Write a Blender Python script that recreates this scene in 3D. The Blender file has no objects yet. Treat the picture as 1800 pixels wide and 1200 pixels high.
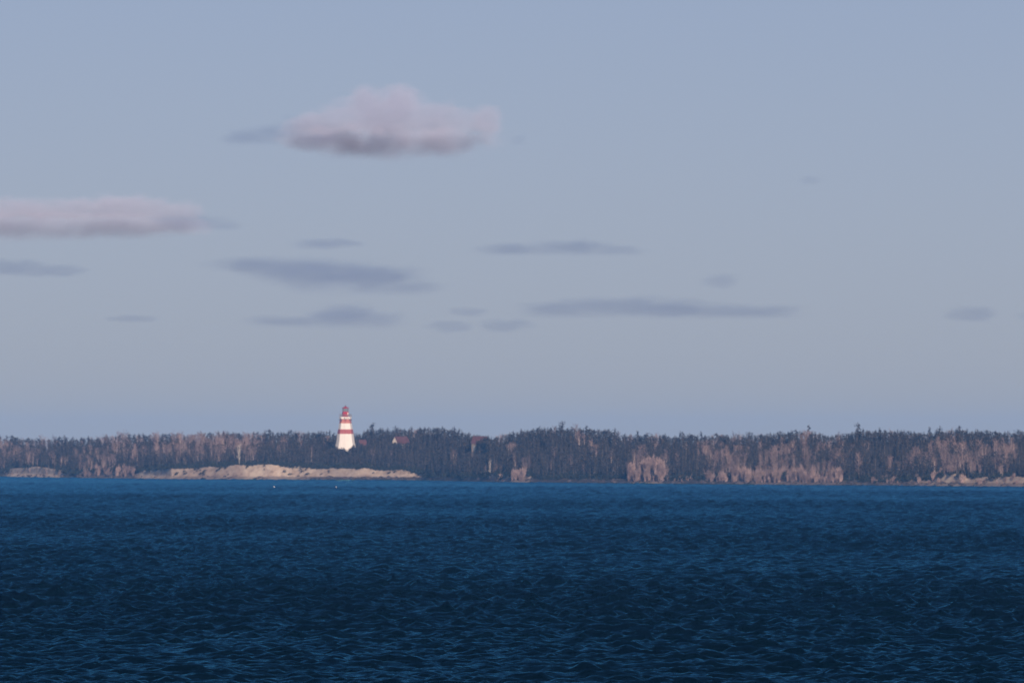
import bpy, bmesh, math, random
import numpy as np
from mathutils import Vector

# ------------------------------------------------------------------ camera, sky, sun, exposure
scene = bpy.context.scene
PI = math.pi
R = math.radians
FOV = R(4.1)
PIX = 2 * math.tan(FOV / 2) / 1800.0      # angle of one photo pixel
EYE = 12.0                                # eye height above the water, metres
HOR = 780.0                               # photo row of the eye-level horizon

cam_data = bpy.data.cameras.new("camera")
cam = bpy.data.objects.new("camera", cam_data)
scene.collection.objects.link(cam)
cam_data.sensor_width = 36
cam_data.lens = 18 / math.tan(FOV / 2)
cam_data.clip_start = 1
cam_data.clip_end = 200000
cam.location = (0, 0, EYE)
cam.rotation_euler = (PI / 2 + (HOR - 600) * PIX, 0, 0)
scene.camera = cam
cam_data.dof.use_dof = True                # long lens focused on the nearer waves; the far shore is a touch soft
cam_data.dof.focus_distance = 900
cam_data.dof.aperture_fstop = 4.5

SUN_EL, SUN_AZ = R(14), R(171)             # azimuth clockwise from +Y: behind the camera, a little to the right
world = bpy.data.worlds.new("World")
scene.world = world
world.use_nodes = True
wn, wl = world.node_tree.nodes, world.node_tree.links
bg = wn["Background"]
sky = wn.new("ShaderNodeTexSky")
sky.sky_type = 'NISHITA'
sky.sun_disc = False
sky.sun_elevation = SUN_EL
sky.sun_rotation = SUN_AZ
sky.air_density = 0.4
sky.dust_density = 0.35
sky.ozone_density = 2.0
balance = wn.new("ShaderNodeMix")         # one even white-balance gain on the whole sky
balance.data_type = 'RGBA'
balance.blend_type = 'MULTIPLY'
balance.inputs[0].default_value = 1.0
balance.inputs[7].default_value = (1.27, 0.99, 0.985, 1)
wl.new(sky.outputs[0], balance.inputs[6])
wl.new(balance.outputs[2], bg.inputs[0])
bg.inputs[1].default_value = 0.0607

sun_data = bpy.data.lights.new("sun", 'SUN')
sun_data.energy = 4.8
sun_data.angle = R(0.5)
sun_data.color = (1.0, 0.775, 0.60)
sun = bpy.data.objects.new("sun", sun_data)
scene.collection.objects.link(sun)
sdir = Vector((math.sin(SUN_AZ) * math.cos(SUN_EL), math.cos(SUN_AZ) * math.cos(SUN_EL), math.sin(SUN_EL)))
sun.rotation_euler = sdir.to_track_quat('Z', 'Y').to_euler()
sun.location = (0, -50, 60)

scene.view_settings.view_transform = 'Standard'
scene.view_settings.look = 'None'
scene.view_settings.exposure = 0.0
scene.view_settings.gamma = 1.0
scene.view_settings.use_curve_mapping = False
scene.cycles.max_bounces = 8
scene.cycles.volume_bounces = 7
scene.cycles.sample_clamp_direct = 1.8
scene.cycles.sample_clamp_indirect = 1.0
scene.cycles.use_denoising = True
scene.cycles.transparent_max_bounces = 8

random.seed(7)
rng = np.random.default_rng(7)
C = scene.collection


# ------------------------------------------------------------------ helpers
def px_x(px, d):
    return (px - 900.0) * PIX * d


def px_z(py, d):
    return EYE + (HOR - py) * PIX * d


def tag(o, label=None, cat=None, group=None, kind=None):
    if label: o['label'] = label
    if cat: o['category'] = cat
    if group: o['group'] = group
    if kind: o['kind'] = kind
    return o


def empty(name, loc, label, cat, group=None, rotz=0.0):
    o = bpy.data.objects.new(name, None)
    o.empty_display_size = 0.5
    o.location = loc
    o.rotation_euler = (0, 0, rotz)
    C.objects.link(o)
    return tag(o, label, cat, group)


def link(name, me, mat=None, parent=None, loc=None):
    o = bpy.data.objects.new(name, me)
    C.objects.link(o)
    if mat is not None and not me.materials:
        me.materials.append(mat)
    if parent: o.parent = parent
    if loc is not None: o.location = loc
    return o


def bm_mesh(bm, name):
    me = bpy.data.meshes.new(name)
    bmesh.ops.recalc_face_normals(bm, faces=bm.faces)
    bm.to_mesh(me)
    bm.free()
    return me


def np_mesh(name, verts, faces, smooth=False):
    """verts (n,3), faces (m,3) or (m,4) arrays"""
    me = bpy.data.meshes.new(name)
    verts = np.asarray(verts, dtype=np.float32)
    faces = np.asarray(faces, dtype=np.int32)
    k = faces.shape[1]
    me.vertices.add(len(verts))
    me.vertices.foreach_set("co", verts.ravel())
    me.loops.add(faces.size)
    me.loops.foreach_set("vertex_index", faces.ravel())
    me.polygons.add(len(faces))
    me.polygons.foreach_set("loop_start", np.arange(0, faces.size, k, dtype=np.int32))
    me.polygons.foreach_set("use_smooth", np.full(len(faces), smooth))
    me.update(calc_edges=True)
    return me


class Nodes:
    def __init__(self, name):
        self.mat = bpy.data.materials.new(name)
        self.mat.use_nodes = True
        self.t = self.mat.node_tree
        self.n, self.l = self.t.nodes, self.t.links
        self.bsdf = self.n["Principled BSDF"]
        self.out = self.n["Material Output"]

    def add(self, typ, **kw):
        nd = self.n.new(typ)
        for k, v in kw.items():
            setattr(nd, k, v)
        return nd

    def noise(self, vec, scale, detail=4, rough=0.55):
        nd = self.add("ShaderNodeTexNoise")
        nd.inputs["Scale"].default_value = scale
        nd.inputs["Detail"].default_value = detail
        nd.inputs["Roughness"].default_value = rough
        if vec is not None: self.l.new(vec, nd.inputs["Vector"])
        return nd

    def ramp(self, fac, stops):
        nd = self.add("ShaderNodeValToRGB")
        el = nd.color_ramp.elements
        while len(el) < len(stops): el.new(0.5)
        for e, (p, c) in zip(el, stops):
            e.position = p
            e.color = (*c, 1)
        self.l.new(fac, nd.inputs[0])
        return nd

    def math(self, op, a, b=None, c=None):
        nd = self.add("ShaderNodeMath", operation=op)
        for i, v in enumerate((a, b, c)):
            if v is None: continue
            if isinstance(v, (int, float)): nd.inputs[i].default_value = v
            else: self.l.new(v, nd.inputs[i])
        return nd.outputs[0]

    def vmath(self, op, a, b):
        nd = self.add("ShaderNodeVectorMath", operation=op)
        for i, v in enumerate((a, b)):
            if isinstance(v, (tuple, list)): nd.inputs[i].default_value = v
            else: self.l.new(v, nd.inputs[i])
        return nd


def plain(name, stops, scale=1.0, rough=0.8, detail=5, per_object=0.0, coord="Object", stretch=(1, 1, 1)):
    """a noise-mottled material; per_object shifts brightness a little from object to object"""
    m = Nodes(name)
    tc = m.add("ShaderNodeTexCoord")
    mp = m.add("ShaderNodeMapping")
    mp.inputs["Scale"].default_value = stretch
    m.l.new(tc.outputs[coord], mp.inputs["Vector"])
    nz = m.noise(mp.outputs[0], scale, detail)
    cr = m.ramp(nz.outputs["Fac"], stops)
    col = cr.outputs[0]
    if per_object:
        oi = m.add("ShaderNodeObjectInfo")
        hs = m.add("ShaderNodeHueSaturation")
        v = m.math('MULTIPLY_ADD', oi.outputs["Random"], per_object, 1 - per_object / 2)
        m.l.new(v, hs.inputs["Value"])
        m.l.new(col, hs.inputs["Color"])
        col = hs.outputs[0]
    m.l.new(col, m.bsdf.inputs["Base Color"])
    m.bsdf.inputs["Roughness"].default_value = rough
    return m.mat


# ------------------------------------------------------------------ materials
M_SPRUCE = plain("spruce_needles", [(0.3, (0.013, 0.014, 0.013)), (0.7, (0.036, 0.033, 0.029))], 0.9, 0.85, per_object=0.6)
M_BARK = plain("spruce_bark", [(0.3, (0.10, 0.08, 0.065)), (0.7, (0.19, 0.16, 0.13))], 3, 0.9)
M_BARE = plain("bare_bark", [(0.3, (0.11, 0.080, 0.078)), (0.7, (0.235, 0.172, 0.165))], 1.2, 0.85, per_object=0.8)
M_TRUNK = plain("grey_trunk_bark", [(0.3, (0.22, 0.18, 0.16)), (0.7, (0.40, 0.34, 0.30))], 1.5, 0.85, per_object=0.8)
M_BUSH = plain("dry_bush_twigs", [(0.3, (0.21, 0.155, 0.145)), (0.7, (0.40, 0.30, 0.28))], 0.8, 0.85, per_object=0.6)
M_PALEBARK = plain("pale_bark", [(0.3, (0.52, 0.48, 0.43)), (0.7, (0.70, 0.66, 0.60))], 2, 0.8)
M_REDTWIG = plain("red_twigs", [(0.3, (0.24, 0.045, 0.05)), (0.7, (0.38, 0.09, 0.09))], 2, 0.8)
M_SHRUB = plain("shrub_leaves", [(0.3, (0.016, 0.022, 0.014)), (0.7, (0.05, 0.052, 0.034))], 0.5, 0.9, coord="Generated")
M_WHITE = plain("white_painted_wood", [(0.25, (0.74, 0.72, 0.68)), (0.75, (0.84, 0.82, 0.79))], 0.9, 0.55, stretch=(1, 1, 0.3))
M_RED = plain("red_painted_wood", [(0.25, (0.32, 0.07, 0.065)), (0.75, (0.46, 0.14, 0.12))], 0.9, 0.5, stretch=(1, 1, 0.3))
M_REDFADED = plain("faded_red_wood", [(0.3, (0.34, 0.085, 0.075)), (0.6, (0.52, 0.21, 0.17))], 0.6, 0.6)
M_LANTERN = plain("red_lantern_paint", [(0.3, (0.34, 0.012, 0.02)), (0.7, (0.46, 0.025, 0.03))], 1.5, 0.35)
M_IRON = plain("dark_iron", [(0.3, (0.055, 0.055, 0.06)), (0.7, (0.10, 0.10, 0.11))], 4, 0.5)
M_GREYRAIL = plain("grey_railing_paint", [(0.3, (0.20, 0.19, 0.20)), (0.7, (0.30, 0.28, 0.29))], 4, 0.5)
M_ROOF = plain("weathered_red_roof", [(0.3, (0.075, 0.034, 0.038)), (0.7, (0.13, 0.058, 0.062))], 1.2, 0.8)
M_CLAP = plain("cream_clapboard", [(0.3, (0.66, 0.60, 0.52)), (0.7, (0.78, 0.72, 0.64))], 1.5, 0.7)
M_BRICK = plain("chimney_brick", [(0.3, (0.22, 0.10, 0.08)), (0.7, (0.32, 0.16, 0.12))], 6, 0.9)
M_ROCKS = plain("shore_stone", [(0.35, (0.03, 0.028, 0.03)), (0.65, (0.10, 0.08, 0.08))], 0.15, 0.85)
M_FOAM = plain("sea_foam", [(0.3, (0.62, 0.64, 0.66)), (0.7, (0.8, 0.8, 0.8))], 3, 0.6)


def make_glass():
    m = Nodes("lantern_glass")
    m.bsdf.inputs["Base Color"].default_value = (0.16, 0.19, 0.22, 1)
    m.bsdf.inputs["Roughness"].default_value = 0.12
    m.bsdf.inputs["Metallic"].default_value = 0.0
    m.bsdf.inputs["Specular IOR Level"].default_value = 0.8
    return m.mat


M_GLASS = make_glass()


def make_water():
    m = Nodes("sea_water")
    tc = m.add("ShaderNodeTexCoord")
    b = m.bsdf
    big = m.noise(tc.outputs["Object"], 0.018, 3)
    cr = m.ramp(big.outputs["Fac"], [(0.3, (0.0002, 0.003, 0.007)), (0.7, (0.0003, 0.005, 0.011))])
    m.l.new(cr.outputs[0], b.inputs["Base Color"])
    b.inputs["Roughness"].default_value = 0.9
    b.inputs["Specular IOR Level"].default_value = 0.0
    mp = m.add("ShaderNodeMapping")
    mp.inputs["Scale"].default_value = (0.5, 1.0, 1.0)
    m.l.new(tc.outputs["Object"], mp.inputs["Vector"])
    n1 = m.noise(mp.outputs[0], 2.6, 3, 0.5)
    bump = m.add("ShaderNodeBump")
    bump.inputs["Strength"].default_value = 1.0
    bump.inputs["Distance"].default_value = 0.07
    m.l.new(n1.outputs["Fac"], bump.inputs["Height"])
    m.l.new(bump.outputs[0], b.inputs["Normal"])
    gl = m.add("ShaderNodeBsdfGlossy")
    gl.inputs["Color"].default_value = (0.13, 0.43, 0.52, 1)
    gl.inputs["Roughness"].default_value = 0.05
    m.l.new(bump.outputs[0], gl.inputs["Normal"])
    fr = m.add("ShaderNodeFresnel")
    fr.inputs["IOR"].default_value = 1.333
    m.l.new(bump.outputs[0], fr.inputs["Normal"])
    mx = m.add("ShaderNodeMixShader")
    m.l.new(fr.outputs[0], mx.inputs[0])
    m.l.new(b.outputs[0], mx.inputs[1])
    m.l.new(gl.outputs[0], mx.inputs[2])
    m.l.new(mx.outputs[0], m.out.inputs["Surface"])
    return m.mat


def make_land():
    """heath on top, sand / stones on the bank: the sand share is a vertex attribute of the terrain"""
    m = Nodes("shore_ground")
    tc = m.add("ShaderNodeTexCoord")
    at = m.add("ShaderNodeAttribute", attribute_name="sand")
    wet = m.add("ShaderNodeAttribute", attribute_name="stones")
    mp = m.add("ShaderNodeMapping")
    mp.inputs["Scale"].default_value = (0.45, 0.6, 1.6)
    m.l.new(tc.outputs["Object"], mp.inputs["Vector"])
    n1 = m.noise(mp.outputs[0], 0.35, 6, 0.65)
    n2 = m.noise(mp.outputs[0], 0.07, 4, 0.6)
    sand = m.ramp(n1.outputs["Fac"], [(0.30, (0.38, 0.28, 0.21)), (0.44, (0.68, 0.54, 0.41)), (0.58, (0.86, 0.72, 0.56))])
    rock = m.ramp(n1.outputs["Fac"], [(0.30, (0.13, 0.095, 0.088)), (0.7, (0.30, 0.22, 0.19))])
    heath = m.ramp(n2.outputs["Fac"], [(0.35, (0.045, 0.045, 0.03)), (0.65, (0.13, 0.105, 0.07))])
    stones = m.ramp(n1.outputs["Fac"], [(0.35, (0.035, 0.032, 0.034)), (0.7, (0.13, 0.105, 0.10))])

    def mix(f, a, c):
        nd = m.add("ShaderNodeMix", data_type='RGBA')
        m.l.new(f, nd.inputs[0])
        m.l.new(a, nd.inputs[6])
        m.l.new(c, nd.inputs[7])
        return nd.outputs[2]
    ro = m.add("ShaderNodeAttribute", attribute_name="rock")
    face = mix(ro.outputs["Fac"], sand.outputs[0], rock.outputs[0])
    edge = m.math('ADD', at.outputs["Fac"], m.math('MULTIPLY_ADD', n1.outputs["Fac"], 0.9, -0.45))
    sh = m.add("ShaderNodeMapRange")
    sh.inputs["From Min"].default_value = 0.35
    sh.inputs["From Max"].default_value = 0.65
    m.l.new(edge, sh.inputs["Value"])
    c = mix(sh.outputs[0], heath.outputs[0], face)
    c = mix(wet.outputs["Fac"], c, stones.outputs[0])
    m.l.new(c, m.bsdf.inputs["Base Color"])
    m.bsdf.inputs["Roughness"].default_value = 0.9
    return m.mat


# ------------------------------------------------------------------ the shape of the coast
_YW = [(-1500, 832), (-600, 834), (0, 837.5), (300, 842), (740, 844), (900, 847.5), (1350, 851.5), (1800, 855.5), (2400, 860), (3300, 864)]


def shore_d(px):
    """distance of the waterline along the column px"""
    return EYE / ((np.interp(px, *zip(*_YW)) - HOR) * PIX)


_SKY = [(-1500, 766), (0, 767), (40, 769), (100, 767), (200, 762), (300, 759), (420, 758), (500, 757), (560, 757), (600, 761), (625, 759), (640, 751),
        (700, 752), (720, 750), (780, 748), (800, 753), (820, 757), (850, 766), (870, 765), (890, 759), (930, 753), (990, 748), (1030, 750), (1080, 753), (1100, 763),
        (1200, 763), (1340, 760), (1390, 757), (1430, 755), (1470, 761), (1495, 763), (1530, 753), (1600, 754), (1650, 757), (1700, 752), (1800, 757), (3300, 758)]
_BANK = [(-1500, 1.4), (0, 1.6), (20, 2.8), (60, 3.7), (105, 2.8), (130, 1.6), (150, 2.4), (215, 2.6), (238, 1.6), (246, 2.5), (262, 3.1), (310, 3.6), (370, 4.4), (420, 4.7), (500, 4.9), (530, 4.4), (560, 3.8), (640, 3.7), (720, 3.2), (740, 2.4), (752, 1.3),
         (850, 1.2), (862, 2.0), (930, 2.2), (940, 1.2), (1100, 1.2), (1112, 4.0), (1160, 4.2), (1172, 1.3), (1280, 1.4), (1295, 2.6), (1320, 2.0), (1400, 2.4), (1470, 2.4), (1490, 1.4), (1640, 1.7), (1655, 3.4), (1692, 3.4), (1702, 2.4), (1800, 2.6), (3300, 2.0)]
_SAND = [(-1500, 0), (0, 0.2), (18, 0.55), (50, 0.9), (95, 0.8), (120, 0.2), (150, 0.7), (215, 0.8), (240, 0.6), (252, 1), (734, 1), (748, 0), (850, 0), (866, 0.8), (928, 0.9), (938, 0), (1104, 0), (1112, 1), (1160, 1), (1170, 0), (1285, 0.1), (1295, 0.9), (1320, 0.6), (1395, 0.8), (1475, 0.8), (1490, 0.1), (1530, 0), (1545, 0.6),
         (1560, 0.6), (1575, 0.1), (1600, 0.6), (1640, 0.9), (1700, 1), (1800, 0.9), (3300, 0.6)]
_ROCK = [(-1500, 0.5), (0, 0.3), (20, 0.05), (100, 0.1), (140, 0.8), (235, 0.8), (248, 0.15), (285, 0.15), (330, 0.6), (425, 0.55), (435, 0.05), (530, 0.1), (570, 0.45), (620, 0.3), (738, 0.35), (860, 0.6), (1100, 0.5), (1170, 0.5), (1290, 0.8), (1500, 0.9), (1600, 0.7), (1640, 0.3), (1650, 0.1), (1690, 0.1), (1705, 0.35), (1800, 0.4), (3300, 0.5)]
BACK = 120.0          # metres from waterline to the skyline row


def skyline_z(px):
    return px_z(np.interp(px, *zip(*_SKY)), shore_d(px) + BACK)


def ground(px, t):
    """terrain height at column px, t metres behind the waterline"""
    px = np.asarray(px, dtype=float)
    t = np.asarray(t, dtype=float)
    wob = 0.5 * np.sin(px * 0.083) + 0.9 * np.sin(px * 0.031 + 1.0) + 0.12 * np.sin(px * 0.21 + 2)
    tt = t + wob
    hb = np.interp(px, *zip(*_BANK)) * (1 + 0.05 * np.sin(px * 0.11) + 0.03 * np.sin(px * 0.043 + 1))
    g = skyline_z(px) - 7.6
    beach = np.clip((tt + 4) / 11, -1, 1) * 1.1
    s = np.clip((tt - 6) / 4.0, 0, 1)
    s = s * s * (3 - 2 * s)
    z = beach + s * np.maximum(hb - 1.1, 0)
    u = np.clip((tt - 9) / (BACK - 15), 0, 1)
    u = u * u * (3 - 2 * u) * 0.6 + u * 0.4
    top = np.maximum(hb, 1.1)
    z = z + u * (g - top)
    far = np.clip((t - 260) / 400, 0, 1)
    z = z * (1 - far) - 2.0 * far
    return z


def build_land():
    pxs = np.concatenate([np.linspace(-1500, -120, 50), np.linspace(-110, 1910, 1000), np.linspace(1920, 3300, 50)])
    ts = np.concatenate([np.linspace(-22, 4, 10), np.linspace(4.6, 13, 26), np.linspace(14.5, 140, 60), np.linspace(150, 700, 24)])
    PXX, T = np.meshgrid(pxs, ts)
    z = ground(PXX, T)
    z = z + np.where(T > 4, rng.normal(0, 0.10, z.shape), 0)
    d = shore_d(PXX) + T
    x = px_x(PXX, shore_d(PXX)) * (1 + 0.0 * T)
    end = np.clip((np.abs(PXX - 900) - 1500) / 800, 0, 1)
    z = z * (1 - end) - 2.0 * end
    V = np.stack([x, d, z], -1).reshape(-1, 3)
    nr, nc = PXX.shape
    i = np.arange(nr * nc).reshape(nr, nc)
    F = np.stack([i[:-1, :-1], i[:-1, 1:], i[1:, 1:], i[1:, :-1]], -1).reshape(-1, 4)
    me = np_mesh("land", V, F, True)
    wob = 0.5 * np.sin(PXX * 0.083) + 0.9 * np.sin(PXX * 0.031 + 1.0) + 0.12 * np.sin(PXX * 0.21 + 2)
    tt = T + wob
    sand = np.interp(PXX, *zip(*_SAND)) * np.clip((12.5 - tt) / 3, 0, 1)
    stones = np.clip((7.0 - tt) / 2.2, 0, 1) * np.interp(PXX, [0, 112, 130, 236, 250, 300, 430, 520, 560, 760, 860, 870, 928, 940, 1100, 1112, 1160, 1172, 1285, 1300, 1480, 1500, 1640, 1800], [0.05, 0.05, 0.5, 0.5, 0.1, 0.2, 0.3, 0.5, 1.0, 1.0, 0.8, 0.3, 0.3, 1, 1, 0.2, 0.2, 1, 1, 0.3, 0.3, 0.9, 0.6, 0.5])
    rock = np.interp(PXX, *zip(*_ROCK))
    for nm, arr in (("sand", sand), ("stones", stones), ("rock", rock)):
        a = me.attributes.new(nm, 'FLOAT', 'POINT')
        a.data.foreach_set("value", arr.ravel().astype(np.float32))
    o = link("land", me, make_land())
    return tag(o, "low wooded shore with a pale sandy bank along the far side of the water", "land", kind='structure')


# ------------------------------------------------------------------ the sea: one sheet of wind waves
def wave_tile(n, size, seed, peak, wind, spread, short):
    g = np.random.default_rng(seed)
    k1 = np.fft.fftfreq(n, size / n) * 2 * PI
    kx, ky = np.meshgrid(k1, k1)
    k = np.hypot(kx, ky)
    k[0, 0] = 1
    kp = 2 * PI / peak
    th = np.arctan2(ky, kx) - wind
    dirn = np.abs(np.cos(th / 2)) ** spread + 0.06
    spec = np.exp(-1.25 * (kp / k) ** 2) / k ** 4 * dirn * np.exp(-(k * short) ** 2)
    spec[0, 0] = 0
    a = np.sqrt(spec) * np.exp(2j * PI * g.random((n, n)))
    h = np.real(np.fft.ifft2(a))
    s = 1 / h.std()
    dx = np.real(np.fft.ifft2(-1j * kx / k * a)) * s
    dy = np.real(np.fft.ifft2(-1j * ky / k * a)) * s
    return h * s, dx, dy


def sample(tile, x, y, size):
    n = tile[0].shape[0]
    u = (x / size % 1.0) * n
    v = (y / size % 1.0) * n
    i0 = u.astype(np.int32); j0 = v.astype(np.int32)
    fu = (u - i0).astype(np.float32); fv = (v - j0).astype(np.float32)
    i0 %= n; j0 %= n
    i1 = (i0 + 1) % n; j1 = (j0 + 1) % n
    out = []
    for a in tile:
        a = a.astype(np.float32)
        out.append((a[j0, i0] * (1 - fu) + a[j0, i1] * fu) * (1 - fv) + (a[j1, i0] * (1 - fu) + a[j1, i1] * fu) * fv)
    return out


def build_sea():
    inner = np.linspace(-0.0415, 0.0415, 460)
    outer = 0.0415 + np.geomspace(0.0006, 0.40, 26)
    ang = np.concatenate([-outer[::-1], inner, outer])
    rows = np.concatenate([np.geomspace(25, 560, 40)[:-1], np.exp(np.arange(math.log(560), math.log(5400), 4.4e-4)), np.geomspace(5420, 7000, 12)])
    A, D = np.meshgrid(ang.astype(np.float64), rows)
    x = D * A
    y = D.copy()
    ca, sa = math.cos(0.5), math.sin(0.5)
    tiles = [(wave_tile(768, 150.0, 3, 6.5, R(-84), 12, 0.16), 150.0, 0.165, 0.55, 0), (wave_tile(512, 97.3, 5, 3.6, R(-66), 9, 0.10), 97.3, 0.12, 0.55, 1),
             (wave_tile(512, 41.7, 8, 1.7, R(-95), 8, 0.035), 41.7, 0.046, 0.55, 0)]
    h = np.zeros_like(x); ox = np.zeros_like(x); oy = np.zeros_like(x)
    fade = np.clip((D - 120) / 400, 0.0, 1) * np.clip((0.30 - np.abs(A)) / 0.2, 0, 1)
    fade = fade * (1 - 0.5 * np.clip((D - 2900) / 1300, 0, 1))          # calmer water in the lee of the shore
    patch = 1 + 0.18 * np.sin(x * 0.021 + y * 0.0071) + 0.15 * np.sin(x * -0.013 + y * 0.0113 + 2)
    for tile, size, amp, chop, rot in tiles:
        xx, yy = (x * ca - y * sa, x * sa + y * ca) if rot else (x, y)
        a, b, c = sample(tile, xx, yy, size)
        if rot:
            b, c = b * ca + c * sa, -b * sa + c * ca
        w = fade * patch
        h += a * amp * w
        ox += b * amp * chop * w
        oy += c * amp * chop * w
    V = np.stack([x - ox, y - oy, h], -1).reshape(-1, 3)
    nr, nc = A.shape
    i = np.arange(nr * nc).reshape(nr, nc)
    F = np.stack([i[:-1, :-1], i[:-1, 1:], i[1:, 1:], i[1:, :-1]], -1).reshape(-1, 4)
    o = link("sea", np_mesh("sea", V, F, True), make_water())
    return tag(o, "dark blue choppy sea filling the lower part of the view", "sea", kind='structure')


build_land()
build_sea()


# ------------------------------------------------------------------ lighthouse
def ring_solid(bm, rings, n=8, cx=0.0, cy=0.0, rot=PI / 8, cap=True):
    """stack of regular n-gons given as (z, circumradius)"""
    prev = None
    first = last = None
    for z, r in rings:
        vs = [bm.verts.new((cx + r * math.cos(rot + 2 * PI * i / n), cy + r * math.sin(rot + 2 * PI * i / n), z)) for i in range(n)]
        if prev:
            for i in range(n):
                bm.faces.new((prev[i], prev[(i + 1) % n], vs[(i + 1) % n], vs[i]))
        else:
            first = vs
        prev = last = vs
    if cap:
        bm.faces.new(first[::-1])
        bm.faces.new(last)


def box(bm, x0, x1, y0, y1, z0, z1):
    v = [bm.verts.new(p) for p in ((x0, y0, z0), (x1, y0, z0), (x1, y1, z0), (x0, y1, z0), (x0, y0, z1), (x1, y0, z1), (x1, y1, z1), (x0, y1, z1))]
    for f in ((0, 3, 2, 1), (4, 5, 6, 7), (0, 1, 5, 4), (1, 2, 6, 5), (2, 3, 7, 6), (3, 0, 4, 7)):
        bm.faces.new([v[i] for i in f])


def bar(bm, p, q, r, n=5):
    p, q = Vector(p), Vector(q)
    d = (q - p).normalized()
    u = d.orthogonal().normalized()
    w = d.cross(u)
    a = [bm.verts.new(p + (u * math.cos(2 * PI * i / n) + w * math.sin(2 * PI * i / n)) * r) for i in range(n)]
    b = [bm.verts.new(q + (u * math.cos(2 * PI * i / n) + w * math.sin(2 * PI * i / n)) * r) for i in range(n)]
    for i in range(n):
        bm.faces.new((a[i], a[(i + 1) % n], b[(i + 1) % n], b[i]))
    bm.faces.new(a[::-1]); bm.faces.new(b)


LH_PX, LH_T = 607.3, 58.0


def build_lighthouse():
    d = float(shore_d(LH_PX)) + LH_T
    s = PIX * d
    gz = float(ground(LH_PX, LH_T))
    zz = lambda y: px_z(y, d) - gz
    rad = lambda wpx: wpx * s / 2 / math.cos(PI / 8) * 0.985
    t = empty("lighthouse", (px_x(LH_PX, d), d, gz), "tall white octagonal lighthouse with two red bands and a red lantern, standing among dark trees", "lighthouse", rotz=R(25))

    def part(name, rings, mat, parent=t, n=8):
        bm = bmesh.new()
        ring_solid(bm, rings, n)
        return link(name, bm_mesh(bm, name), mat, parent)
    # tapered tower walls, flared at the foot
    part("lower_wall", [(-0.4, rad(40)), (zz(792), rad(36.5)), (zz(785), rad(33.5)), (zz(776), rad(30)), (zz(762.2), rad(26.6))], M_WHITE)
    lo = part("red_band", [(zz(762.2), rad(26.9)), (zz(754.2), rad(24.2))], M_RED)
    up = part("upper_wall", [(zz(754.2), rad(23.6)), (zz(743.8), rad(20.6))], M_WHITE)
    part("red_band", [(zz(743.8), rad(20.6)), (zz(736.4), rad(17.6))], M_REDFADED)["label"] = "faded upper red band"
    # brackets under the deck
    r0, r1 = rad(17.8), rad(20.5)
    for i in range(8):
        a = PI / 8 + i * PI / 4
        bm = bmesh.new()
        bar(bm, (r0 * math.cos(a), r0 * math.sin(a), zz(739.5)), (r1 * math.cos(a), r1 * math.sin(a), zz(736.2)), 0.11, 4)
        link("bracket", bm_mesh(bm, "bracket"), M_IRON, t)
    deck = part("gallery_deck", [(zz(736.4), rad(19)), (zz(735.8), rad(20.4)), (zz(732.8), rad(20.4)), (zz(732.4), rad(19.8))], M_WHITE)
    for k in range(3):
        bm = bmesh.new()
        box(bm, -1.25 + k * 0.62, -0.98 + k * 0.62, -rad(20.4) * math.cos(PI / 8) - 0.04, -rad(20.4) * math.cos(PI / 8) + 0.1, zz(735.3), zz(733.9))
        link("scupper", bm_mesh(bm, "scupper"), M_IRON, deck)
    # railing
    bm = bmesh.new()
    rr = rad(19.6)
    pts = [(rr * math.cos(PI / 8 + i * PI / 4), rr * math.sin(PI / 8 + i * PI / 4)) for i in range(8)]
    z0, z1 = zz(732.5), zz(727.6)
    for i in range(8):
        p, q = pts[i], pts[(i + 1) % 8]
        for f in (0.36, 0.68, 1.0):
            z = z0 + (z1 - z0) * f
            bar(bm, (*p, z), (*q, z), 0.035)
        for j in range(3):
            x, y = p[0] + (q[0] - p[0]) * j / 3, p[1] + (q[1] - p[1]) * j / 3
            bar(bm, (x, y, z0), (x, y, z1), 0.05 if j == 0 else 0.03)
    link("railing", bm_mesh(bm, "railing"), M_GREYRAIL, t)
    # lantern
    lan = part("lantern_base", [(zz(732.4), rad(11.6)), (zz(723.2), rad(10.6))], M_LANTERN)
    bm = bmesh.new()
    ap = rad(11.0) * math.cos(PI / 8)
    box(bm, 0.18, 0.62, -ap - 0.07, -ap + 0.15, zz(729.4), zz(725.0))
    link("lantern_hatch", bm_mesh(bm, "lantern_hatch"), M_CLAP, lan)
    gl = part("lantern_glass", [(zz(723.2), rad(9.6)), (zz(717.2), rad(9.6))], M_GLASS)
    bm = bmesh.new()
    rg = rad(9.9)
    for i in range(8):
        a = PI / 8 + i * PI / 4
        bar(bm, (rg * math.cos(a), rg * math.sin(a), zz(723.2)), (rg * math.cos(a), rg * math.sin(a), zz(717.2)), 0.06, 4)
        b = a + PI / 4
        zm = zz(720.2)
        bar(bm, (rg * math.cos(a), rg * math.sin(a), zm), (rg * math.cos(b), rg * math.sin(b), zm), 0.035, 4)
    link("glazing_bar", bm_mesh(bm, "glazing_bar"), M_GREYRAIL, gl)
    rf = part("lantern_roof", [(zz(717.2), rad(11.4)), (zz(716.5), rad(11.4)), (zz(715.4), rad(6.5)), (zz(714.5), rad(2.4)), (zz(713.9), rad(2.0))], M_LANTERN)
    bm = bmesh.new()
    ring_solid(bm, [(zz(714), 0.13), (zz(713.4), 0.26), (zz(712.8), 0.13)], 8)
    bar(bm, (0, 0, zz(713)), (0, 0, zz(711.2)), 0.05)
    link("finial", bm_mesh(bm, "finial"), M_IRON, rf)
    return t


build_lighthouse()


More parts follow.
